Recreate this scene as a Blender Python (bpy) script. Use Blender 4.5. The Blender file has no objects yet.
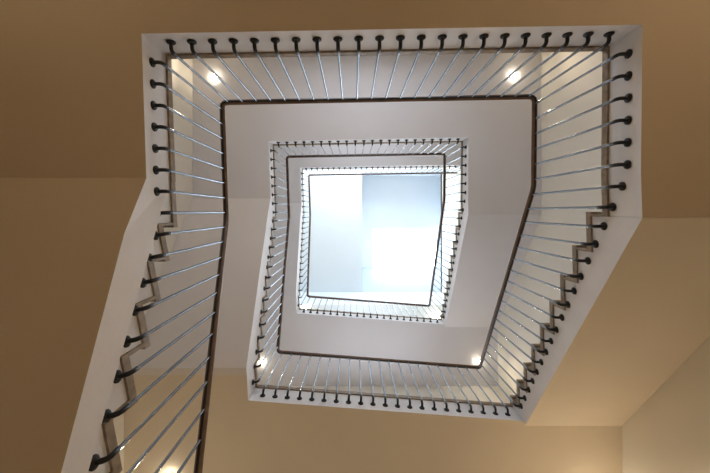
import bpy, bmesh, math
from mathutils import Vector, Matrix

F = 330.0            # focal length in px of the 710 px frame
U = 1.0 / F          # plan unit -> metres
D = 1.5              # rise of one flight
ZR1 = 3.06           # handrail height of landing 1 above the camera
XL, XR, YT, YB = -800, 940, -800, 1130     # wall faces (plan units)
CL = 0.048           # stone cladding thickness
def zr(k): return ZR1 + D * (k - 1)
def zt(k): return zr(k) - 0.77
def zb(k): return zr(k) - 1.07

# ------------------------------------------------------------------ materials
def mat(name, col, rough=0.6, metal=0.0, var=0.06, scale=6.0, bump=0.0, bscale=60, emis=None, es=0):
    m = bpy.data.materials.new(name); m.use_nodes = True
    nt = m.node_tree; b = nt.nodes["Principled BSDF"]
    b.inputs["Roughness"].default_value = rough
    b.inputs["Metallic"].default_value = metal
    tc = nt.nodes.new("ShaderNodeTexCoord")
    n = nt.nodes.new("ShaderNodeTexNoise"); n.inputs["Scale"].default_value = scale
    n.inputs["Detail"].default_value = 4
    nt.links.new(tc.outputs["Object"], n.inputs["Vector"])
    r = nt.nodes.new("ShaderNodeValToRGB")
    r.color_ramp.elements[0].position = 0.3; r.color_ramp.elements[1].position = 0.7
    r.color_ramp.elements[0].color = tuple(c * (1 - var) for c in col) + (1,)
    r.color_ramp.elements[1].color = tuple(min(1, c * (1 + var)) for c in col) + (1,)
    nt.links.new(n.outputs["Fac"], r.inputs["Fac"])
    nt.links.new(r.outputs["Color"], b.inputs["Base Color"])
    if bump:
        n2 = nt.nodes.new("ShaderNodeTexNoise"); n2.inputs["Scale"].default_value = bscale
        nt.links.new(tc.outputs["Object"], n2.inputs["Vector"])
        bp = nt.nodes.new("ShaderNodeBump"); bp.inputs["Strength"].default_value = bump
        bp.inputs["Distance"].default_value = 0.01
        nt.links.new(n2.outputs["Fac"], bp.inputs["Height"])
        nt.links.new(bp.outputs["Normal"], b.inputs["Normal"])
    if emis:
        b.inputs["Emission Color"].default_value = emis + (1,)
        b.inputs["Emission Strength"].default_value = es
    return m

M_WHITE = mat("white_plaster", (0.84, 0.82, 0.83), 0.6, var=0.03, bump=0.08)
M_SOFF_DIM = mat("plaster_dim_warm_lit", (0.55, 0.45, 0.33), 0.7, var=0.02, scale=1.5, bump=0.05)  # dim warm lamplight on the lowest soffits, put into the paint colour
M_SOFF_WARM = mat("plaster_warm_lit", (0.72, 0.635, 0.51), 0.7, var=0.02, scale=1.5, bump=0.05)  # same soffit paint, with brighter warm lamplight mixed into its colour
M_SOFF_MID = mat("plaster_half_warm_lit", (0.73, 0.68, 0.65), 0.7, var=0.02, scale=1.5, bump=0.05)  # soffit colour between lamplit and daylit, the light painted in
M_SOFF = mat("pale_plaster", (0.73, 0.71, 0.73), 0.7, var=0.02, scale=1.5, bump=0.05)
M_WALL = mat("wall_paint", (0.76, 0.71, 0.62), 0.7, var=0.02, scale=1.5, bump=0.05)
M_STONE = mat("brown_stone_cladding", (0.30, 0.225, 0.15), 0.5, var=0.25, scale=25)
M_TREAD = mat("pale_terrazzo", (0.56, 0.51, 0.45), 0.5, var=0.15, scale=40)
M_FLOOR = mat("floor_stone", (0.54, 0.44, 0.315), 0.5, var=0.12, scale=12)
M_RAIL = mat("dark_wood_handrail", (0.15, 0.078, 0.040), 0.28, var=0.25, scale=15)
M_STEEL = mat("blue_grey_steel", (0.25, 0.285, 0.33), 0.2, metal=0.95, var=0.08, scale=10)
M_BLACK = mat("black_cast_iron", (0.010, 0.010, 0.011), 0.4, metal=0.3, var=0.2, scale=20)
M_CEIL = mat("ceiling_white", (0.78, 0.85, 0.91), 0.7, var=0.01, scale=2)
M_FRAME = mat("window_frame_white", (0.8, 0.8, 0.8), 0.4, var=0.02)
M_GLASS = mat("sky_lit_glazing", (0.8, 0.9, 1.0), 0.4, var=0.0, emis=(0.92, 0.96, 1.0), es=8.0)
M_FILL_TOP = mat("added_window_glow", (0.8, 0.9, 1.0), 0.4, var=0.0, emis=(0.80, 0.90, 1.0), es=9.5)  # glow of the unseen top-storey window, added to light the ceiling
M_FILL_LANDING = mat("added_landing_window_glow", (0.8, 0.9, 1.0), 0.4, var=0.0, emis=(0.88, 0.92, 1.0), es=3.5)  # glow of the unseen landing windows, added to brighten soffits
M_BULB = mat("lamp_diffuser", (1, 0.95, 0.85), 0.4, var=0.0, emis=(1.0, 0.88, 0.68), es=70.0)
M_SLOPE = mat("roof_slope_shaded", (0.48, 0.56, 0.65), 0.7, var=0.01, scale=2)  # darker, bluer ceiling colour: the slope's shade is painted in

# ------------------------------------------------------------------ helpers
def empty(name):
    e = bpy.data.objects.new(name, None); bpy.context.collection.objects.link(e); return e

def finish(bm, name, mats, parent=None, smooth=False, pick=None):
    bmesh.ops.recalc_face_normals(bm, faces=bm.faces[:])
    if pick:
        for f in bm.faces: f.material_index = pick(f)
    if smooth:
        for f in bm.faces: f.smooth = True
    me = bpy.data.meshes.new(name); bm.to_mesh(me); bm.free()
    for m in mats: me.materials.append(m)
    o = bpy.data.objects.new(name, me); bpy.context.collection.objects.link(o)
    if parent: o.parent = parent
    return o

def prism(bm, A, B):
    a = [bm.verts.new(p) for p in A]; b = [bm.verts.new(p) for p in B]
    n = len(a)
    fs = [bm.faces.new(a), bm.faces.new(b)]
    for i in range(n):
        j = (i + 1) % n
        bm.faces.new((a[i], a[j], b[j], b[i]))
    bmesh.ops.recalc_face_normals(bm, faces=bm.faces[:])
    if n > 4: bmesh.ops.triangulate(bm, faces=fs, ngon_method='EAR_CLIP')

def box(bm, x0, x1, y0, y1, z0, z1):
    prism(bm, [(x0, y0, z0), (x1, y0, z0), (x1, y1, z0), (x0, y1, z0)],
              [(x0, y0, z1), (x1, y0, z1), (x1, y1, z1), (x0, y1, z1)])

def ubox(name, mats, x0, x1, y0, y1, z0, z1, parent=None):
    bm = bmesh.new(); box(bm, x0*U, x1*U, y0*U, y1*U, z0, z1)
    return finish(bm, name, mats, parent)

# ------------------------------------------------------------------ plan of the well
TL = (-401, -335); TR = (556, -353); KR = (553, -76); KL = (-388, 24)
BR = (578, 710); BL = (-344, 638); BL0 = (-268, 638)
OFF = 20
def lerp(a, b, t): return a + (b - a) * t
def xr(y, o=OFF):
    pts = [(-373, 556), (-76, 553), (717, 578.5), (800, 581)]
    for (ya, xa), (yb, xb) in zip(pts, pts[1:]):
        if y <= yb: return lerp(xa, xb, (y - ya) / (yb - ya)) + o
    return pts[-1][1] + o
def xl(y, o=OFF, low=False):
    pts = [(-355, -401), (24, -388), (657, (-265 if low else -345))]
    for (ya, xa), (yb, xb) in zip(pts, pts[1:]):
        if y <= yb: return lerp(xa, xb, (y - ya) / (yb - ya)) - o
    return pts[-1][1] - o

staircase = empty("staircase")

def flight(side, k):
    """flight from landing k up to landing k+1"""
    low = (side == 'L' and k <= 0)
    if side == 'R':
        y0, g, sg, last, soft = -76, 780/9, 1, 747, 12
        xin = lambda y, o=OFF: xr(y, o); xo = XR - 0.5
    else:
        y0, g, sg, last, soft = 637, 613/9, -1, -68, (569 if low else 545)
        xin = lambda y, o=OFF: xl(y, o, low); xo = XL + 0.5
    h = D / 9
    r = [y0 + sg*g*i for i in range(0, 10)] + [last]
    T, Bz = zt(k), zb(k)
    prof = [(r[1], T - CL)]
    for i in range(1, 10):
        z = T + i*h - CL
        prof += [(r[i], z), (r[i+1], z)]
    n = 6
    Bs = Bz + (0.19 if low else 0)
    prof += [(lerp(last, soft, t/n), lerp(Bz + D, Bs, t/n)) for t in range(n+1)]
    if not low: prof += [(r[1], Bz)]
    bm = bmesh.new()
    prism(bm, [(xin(y)*U, y*U, z) for y, z in prof], [(xo*U, y*U, z) for y, z in prof])
    sm = M_SOFF_WARM if (side == 'R' and k <= 1) else (M_SOFF_DIM if k <= 0 else (M_SOFF_MID if k == 2 else M_SOFF))  # soffit colour per storey carries the warm light falling there
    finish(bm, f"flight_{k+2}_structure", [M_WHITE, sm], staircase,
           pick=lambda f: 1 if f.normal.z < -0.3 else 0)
    bm = bmesh.new()
    ov = 16
    for i in range(1, 10):
        z = T + i*h
        ya = r[i] - sg*11; yb = r[i+1] if i < 9 else last
        ybb = yb - sg*0.5
        prism(bm, [(xin(ya, ov)*U, ya*U, z-CL), (xin(ybb, ov)*U, ybb*U, z-CL), (xin(ybb, ov)*U, ybb*U, z), (xin(ya, ov)*U, ya*U, z)],
                  [(xo*U, ya*U, z-CL), (xo*U, ybb*U, z-CL), (xo*U, ybb*U, z), (xo*U, ya*U, z)])
        ya = r[i] - sg*6; yb = r[i] + sg*0.0
        za = z - h; zz = z - CL
        prism(bm, [(xin(ya, ov)*U, ya*U, za), (xin(yb, ov)*U, yb*U, za), (xin(yb, ov)*U, yb*U, zz), (xin(ya, ov)*U, ya*U, zz)],
                  [(xo*U, ya*U, za), (xo*U, yb*U, za), (xo*U, yb*U, zz), (xo*U, ya*U, zz)])
    finish(bm, f"flight_{k+2}_steps", [M_STONE, M_TREAD], staircase, pick=lambda f: 1 if f.normal.z > 0.5 else 0)

def landing(k):
    odd = (k % 2 != 0)
    xw, xe = XL + 0.5, XR - 0.5
    def poly(o):
        if k == 5:
            return [(xw, YT+.5), (xe, YT+.5), (xe, -356-o), (TR[0], -353-o), (xl(-335-o, o), -335-o), (xl(-68, o), -68), (xw, -68)]
        if odd:
            return [(xw, YT+.5), (xe, YT+.5), (xe, 10), (xr(10, o), 10), (xr(-76, o), -76), (xr(-353-o, o), -353-o),
                    (xl(-335-o, o), -335-o), (xl(-68, o), -68), (xw, -68)]
        low = k <= 0
        return [(xe, YB-.5), (xw, YB-.5), (xw, 569), (xl(569, o, low), 569), (xl(638+o, o, low), 638+o),
                (xr(BR[1]+o, o), BR[1]+o), (xr(747, o), 747), (xe, 747)]
    bm = bmesh.new()
    P = poly(OFF)
    prism(bm, [(x*U, y*U, zb(k)) for x, y in P], [(x*U, y*U, zt(k)-CL) for x, y in P])
    sm = M_SOFF_DIM if k <= 1 else (M_SOFF_WARM if k == 2 else M_SOFF)  # lower slabs take the tones with lamplight painted in
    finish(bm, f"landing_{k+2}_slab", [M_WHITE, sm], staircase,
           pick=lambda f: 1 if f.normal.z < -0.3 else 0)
    bm = bmesh.new(); P = poly(15)
    prism(bm, [(x*U, y*U, zt(k)-CL) for x, y in P], [(x*U, y*U, zt(k)) for x, y in P])
    finish(bm, f"landing_{k+2}_floor_finish", [M_STONE, M_TREAD], staircase, pick=lambda f: 1 if f.normal.z > 0.5 else 0)

for k in range(0, 6): landing(k)
for k in (-1, 1, 3): flight('R', k)
for k in (0, 2, 4): flight('L', k)

# ------------------------------------------------------------------ railing
railing = empty("stair_railing")
path = [(KR[0], KR[1], zr(-1)), (BR[0], BR[1], zr(0)), (BL0[0], BL0[1], zr(0))]
for k in (1, 3, 5):
    path += [(KL[0], KL[1], zr(k)), (TL[0], TL[1], zr(k))]
    if k < 5:
        path += [(TR[0], TR[1], zr(k)), (KR[0], KR[1], zr(k)), (BR[0], BR[1], zr(k+1)), (BL[0], BL[1], zr(k+1))]
    else:
        path += [(XR-2, -356, zr(k))]
P3 = [Vector((x*U, y*U, z)) for x, y, z in path]

def tube(bm, pts, rx, ry=None, seg=8, cap=True, up=Vector((0, 0, 1))):
    ry = ry or rx
    rings = []
    n = len(pts)
    for i, p in enumerate(pts):
        d0 = (pts[i]-pts[i-1]).normalized() if i > 0 else None
        d1 = (pts[i+1]-pts[i]).normalized() if i < n-1 else None
        d = (d0 + d1).normalized() if (d0 and d1) else (d0 or d1)
        s = d.cross(up)
        if s.length < 1e-3: s = d.cross(Vector((1, 0, 0)))
        s.normalize(); t = s.cross(d).normalized()
        m = 1.0
        if d0 and d1:
            m = 1.0 / max(0.5, d.dot(d1))
        rings.append([bm.verts.new(p + s*math.cos(a)*rx*m + t*math.sin(a)*ry) for a in [2*math.pi*j/seg for j in range(seg)]])
    for a, b in zip(rings, rings[1:]):
        for j in range(seg):
            bm.faces.new((a[j], a[(j+1) % seg], b[(j+1) % seg], b[j]))
    if cap:
        bm.faces.new(rings[0]); bm.faces.new(rings[-1])

rp = [P3[0]]
for i in range(1, len(P3)-1):
    p = P3[i]; a = (P3[i-1]-p); b = (P3[i+1]-p)
    r = 0.05
    pa = p + a.normalized()*r; pb = p + b.normalized()*r
    rp.append(pa)
    for t in (0.33, 0.66):
        rp.append(pa*(1-t)**2 + p*2*t*(1-t) + pb*t*t)
    rp.append(pb)
rp.append(P3[-1])
bm = bmesh.new(); tube(bm, rp, 0.025, 0.022, seg=12)
finish(bm, "handrail", [M_RAIL], railing, smooth=True)
bm = bmesh.new(); tube(bm, [p - Vector((0, 0, 0.024)) for p in rp], 0.010, 0.006, seg=6)
finish(bm, "rail_core_bar", [M_BLACK], railing)

bmr = bmesh.new(); bmb = bmesh.new()
centre = Vector((90, 170, 0))*U
def baluster(p, nrm):
    tube(bmr, [Vector((p.x, p.y, p.z-0.95)), Vector((p.x, p.y, p.z-0.02))], 0.009, seg=10, cap=False)
    fl = Vector((p.x, p.y, p.z-0.975)) + nrm*(OFF*U - 0.001)
    pts = [fl, fl - nrm*0.022, fl - nrm*0.042 + Vector((0, 0, 0.002)),
           Vector((p.x, p.y, p.z-0.967)) + nrm*0.007, Vector((p.x, p.y, p.z-0.952)), Vector((p.x, p.y, p.z-0.915))]
    tube(bmb, pts, 0.012, 0.012, 8, up=Vector((nrm.y, -nrm.x, 0)))
    c = fl
    for r0, r1, d0, d1 in ((0.029, 0.029, 0, 0.007), (0.029, 0.019, 0.007, 0.016)):
        s = Vector((nrm.y, -nrm.x, 0)); t = Vector((0, 0, 1))
        ra = [bmb.verts.new(c - nrm*d0 + (s*math.cos(a)+t*math.sin(a))*r0) for a in [2*math.pi*j/12 for j in range(12)]]
        rb = [bmb.verts.new(c - nrm*d1 + (s*math.cos(a)+t*math.sin(a))*r1) for a in [2*math.pi*j/12 for j in range(12)]]
        for j in range(12): bmb.faces.new((ra[j], ra[(j+1) % 12], rb[(j+1) % 12], rb[j]))
        bmb.faces.new(rb)
for i in range(len(P3)-1):
    a, b = P3[i], P3[i+1]
    dp = Vector((b.x-a.x, b.y-a.y, 0)); L = dp.length / U
    sl = abs(b.z - a.z) > 0.1
    n = max(2, round(L / (41 if (sl and a.x < 0) else 44)))
    nrm = Vector((dp.y, -dp.x, 0)).normalized()
    mid = (a + b)/2
    if nrm.dot(Vector((mid.x, mid.y, 0)) - centre) < 0: nrm = -nrm
    for j in range(n):
        baluster(a.lerp(b, (j + 0.5)/n), nrm)
finish(bmr, "balusters", [M_STEEL], railing, smooth=True)
finish(bmb, "baluster_brackets", [M_BLACK], railing, smooth=True)

# ------------------------------------------------------------------ room shell
ZF = zt(-1); ZC = 10.7; W = 40
ubox("floor", [M_FLOOR], XL-W, XR+W, YT-W, YB+W, ZF-0.2, ZF)
ubox("wall_left", [M_WALL], XL-W, XL, YT-W, YB+W, ZF, ZC)
ubox("wall_right", [M_WALL], XR, XR+W, YT-W, YB+W, ZF, ZC)
ubox("wall_back", [M_WALL], XL, XR, YT-W, YT, ZF, ZC)
ubox("wall_front", [M_WALL], XL, XR, YB, YB+W, ZF, ZC)
ceil = empty("ceiling")
ZS = 12.0
RX0, RX1, RY0, RY1 = 96, 1050, -430, 860
ubox("ceiling_west", [M_CEIL], XL-W, RX0, YT-W, YB+W, ZC, ZC+.15, ceil)
ubox("ceiling_back", [M_CEIL], RX0, RX1+W, YT-W, RY0, ZC, ZC+.15, ceil)
ubox("ceiling_front", [M_CEIL], RX0, RX1+W, RY1, YB+W, ZC, ZC+.15, ceil)
ubox("ceiling_bulkhead", [M_CEIL], XL, XR, RY1, YB, 9.3, ZC, ceil)
ubox("shaft_west", [M_CEIL], RX0-20, RX0, RY0, RY1, ZC+.15, ZS, ceil)
ubox("shaft_east", [M_CEIL], RX1, RX1+20, RY0, RY1, ZC, ZS, ceil)
ubox("shaft_back", [M_CEIL], RX0, RX1, RY0-20, RY0, ZC+.15, ZS, ceil)
ubox("shaft_sill", [M_CEIL], XR, RX1, RY0, RY1, ZC-.15, ZC, ceil)
WX0, WX1, WY0, WY1 = 228, 1010, 192, 672
ubox("roof_back", [M_CEIL], RX0-20, RX1+20, RY0-20, WY0, ZS, ZS+.15, ceil)
ubox("roof_west", [M_CEIL], RX0-20, WX0, WY0, WY1, ZS, ZS+.15, ceil)
ubox("roof_east", [M_CEIL], WX1, RX1+20, WY0, WY1, ZS, ZS+.15, ceil)
bm = bmesh.new()
pr = [(WY1, ZS), (WY1, ZS+.15), (RY1+20, ZC+.3), (RY1+20, ZC+.15), (RY1, ZC+.0)]
prism(bm, [((RX0-20)*U, y*U, z) for y, z in pr], [((RX1+20)*U, y*U, z) for y, z in pr])
finish(bm, "roof_slope", [M_SLOPE], ceil)

def window(name, g, x0, x1, y0, y1, z0, z1, axis):
    e = empty(name)
    ubox("glazing", [g], x0, x1, y0, y1, z0, z1, e)
    bm = bmesh.new(); t = 10
    if axis == 'z':
        for a in ((x0, x0+t, y0, y1), (x1-t, x1, y0, y1), (x0, x1, y0, y0+t), (x0, x1, y1-t, y1)):
            box(bm, a[0]*U, a[1]*U, a[2]*U, a[3]*U, z0-0.05, z0-.002)
    else:
        ya, yb = (y1*U+.001, y1*U+.04) if axis == 'y' else (y0*U-.04, y0*U-.001)
        for a, b in (((x0, x0+t), (z0, z1)), ((x1-t, x1), (z0, z1)), (((x0+x1)/2-t/2, (x0+x1)/2+t/2), (z0, z1)),
                     ((x0, x1), (z0, z0+.04)), ((x0, x1), (z1-.04, z1))):
            box(bm, a[0]*U, a[1]*U, ya, yb, b[0], b[1])
    finish(bm, "frame", [M_FRAME], e)
window("window_1", M_GLASS, WX0, WX1, WY0, WY1, ZS+.06, ZS+.09, 'z')
window("added_window_2", M_FILL_TOP, -500, 600, YT+.5, YT+3, 8.7, 10.4, 'y')  # added out of view as fill light for the ceiling
window("added_window_3", M_FILL_LANDING, -250, 400, YT+.5, YT+3, 2.9, 4.3, 'y')  # this and the next ones: hidden landing windows added as fill light
window("added_window_4", M_FILL_LANDING, -250, 400, YT+.5, YT+3, 5.9, 7.3, 'y')
window("added_window_5", M_FILL_LANDING, -200, 450, YB-3, YB-.5, 4.3, 5.7, '-y')
window("added_window_6", M_FILL_LANDING, -200, 450, YB-3, YB-.5, 7.3, 8.7, '-y')

# ------------------------------------------------------------------ recessed lamps
def lamp(u, v, z, power, s=1.0):
    e = empty("recessed_ceiling_lamp")
    c = Vector((u*U, v*U, z)); e.location = c
    bm = bmesh.new(); seg = 24
    prof = [(0.040*s, -0.001), (0.055*s, -0.001), (0.055*s, -0.006), (0.050*s, -0.008), (0.040*s, -0.005)]
    rings = [[bm.verts.new((r*math.cos(2*math.pi*j/seg), r*math.sin(2*math.pi*j/seg), zz)) for j in range(seg)] for r, zz in prof]
    for i in range(len(rings)):
        a, b = rings[i], rings[(i+1) % len(rings)]
        for j in range(seg): bm.faces.new((a[j], a[(j+1) % seg], b[(j+1) % seg], b[j]))
    finish(bm, "trim_ring", [M_FRAME], e, smooth=True)
    bm = bmesh.new()
    bmesh.ops.create_uvsphere(bm, u_segments=20, v_segments=12, radius=0.040*s, matrix=Matrix.Translation((0, 0, -0.014)) @ Matrix.Diagonal((1, 1, 0.8, 1)))
    finish(bm, "diffuser", [M_BULB], e, smooth=True)
    ld = bpy.data.lights.new("downlight", 'SPOT'); ld.energy = power; ld.color = (1.0, 0.82, 0.61)
    ld.spot_size = math.radians(115); ld.spot_blend = 1.0; ld.shadow_soft_size = 0.05
    lo = bpy.data.objects.new("downlight", ld); bpy.context.collection.objects.link(lo)
    lo.location = (0, 0, -0.10); lo.parent = e
lamp(-690, -672, zb(1), 85); lamp(800, -680, zb(1), 160)
lamp(-690, -672, zb(3), 25); lamp(800, -680, zb(3), 25)
lamp(-640, 925, zb(2), 90); lamp(810, 970, zb(2), 190)
lamp(-590, 975, zb(4), 25); lamp(810, 970, zb(4), 25)
lamp(-455, 895, 9.3, 20, 1.8); lamp(765, 975, 9.3, 20, 1.8)
lamp(-480, 900, zb(0), 8); lamp(800, 960, zb(0), 14)

# ------------------------------------------------------------------ world + camera
w = bpy.data.worlds.new("World"); bpy.context.scene.world = w; w.use_nodes = True
w.node_tree.nodes["Background"].inputs[0].default_value = (0.6, 0.75, 1, 1)
w.node_tree.nodes["Background"].inputs[1].default_value = 0.3
cam = bpy.data.cameras.new("camera"); co = bpy.data.objects.new("camera", cam)
bpy.context.collection.objects.link(co)
co.location = (0, 0, 0); co.rotation_euler = (math.pi, 0, 0)
cam.sensor_width = 36; cam.lens = F/710*36
cam.shift_x = 2/710; cam.shift_y = -24.5/710
cam.clip_start = 0.01
bpy.context.scene.camera = co
bpy.context.scene.view_settings.view_transform = 'Standard'
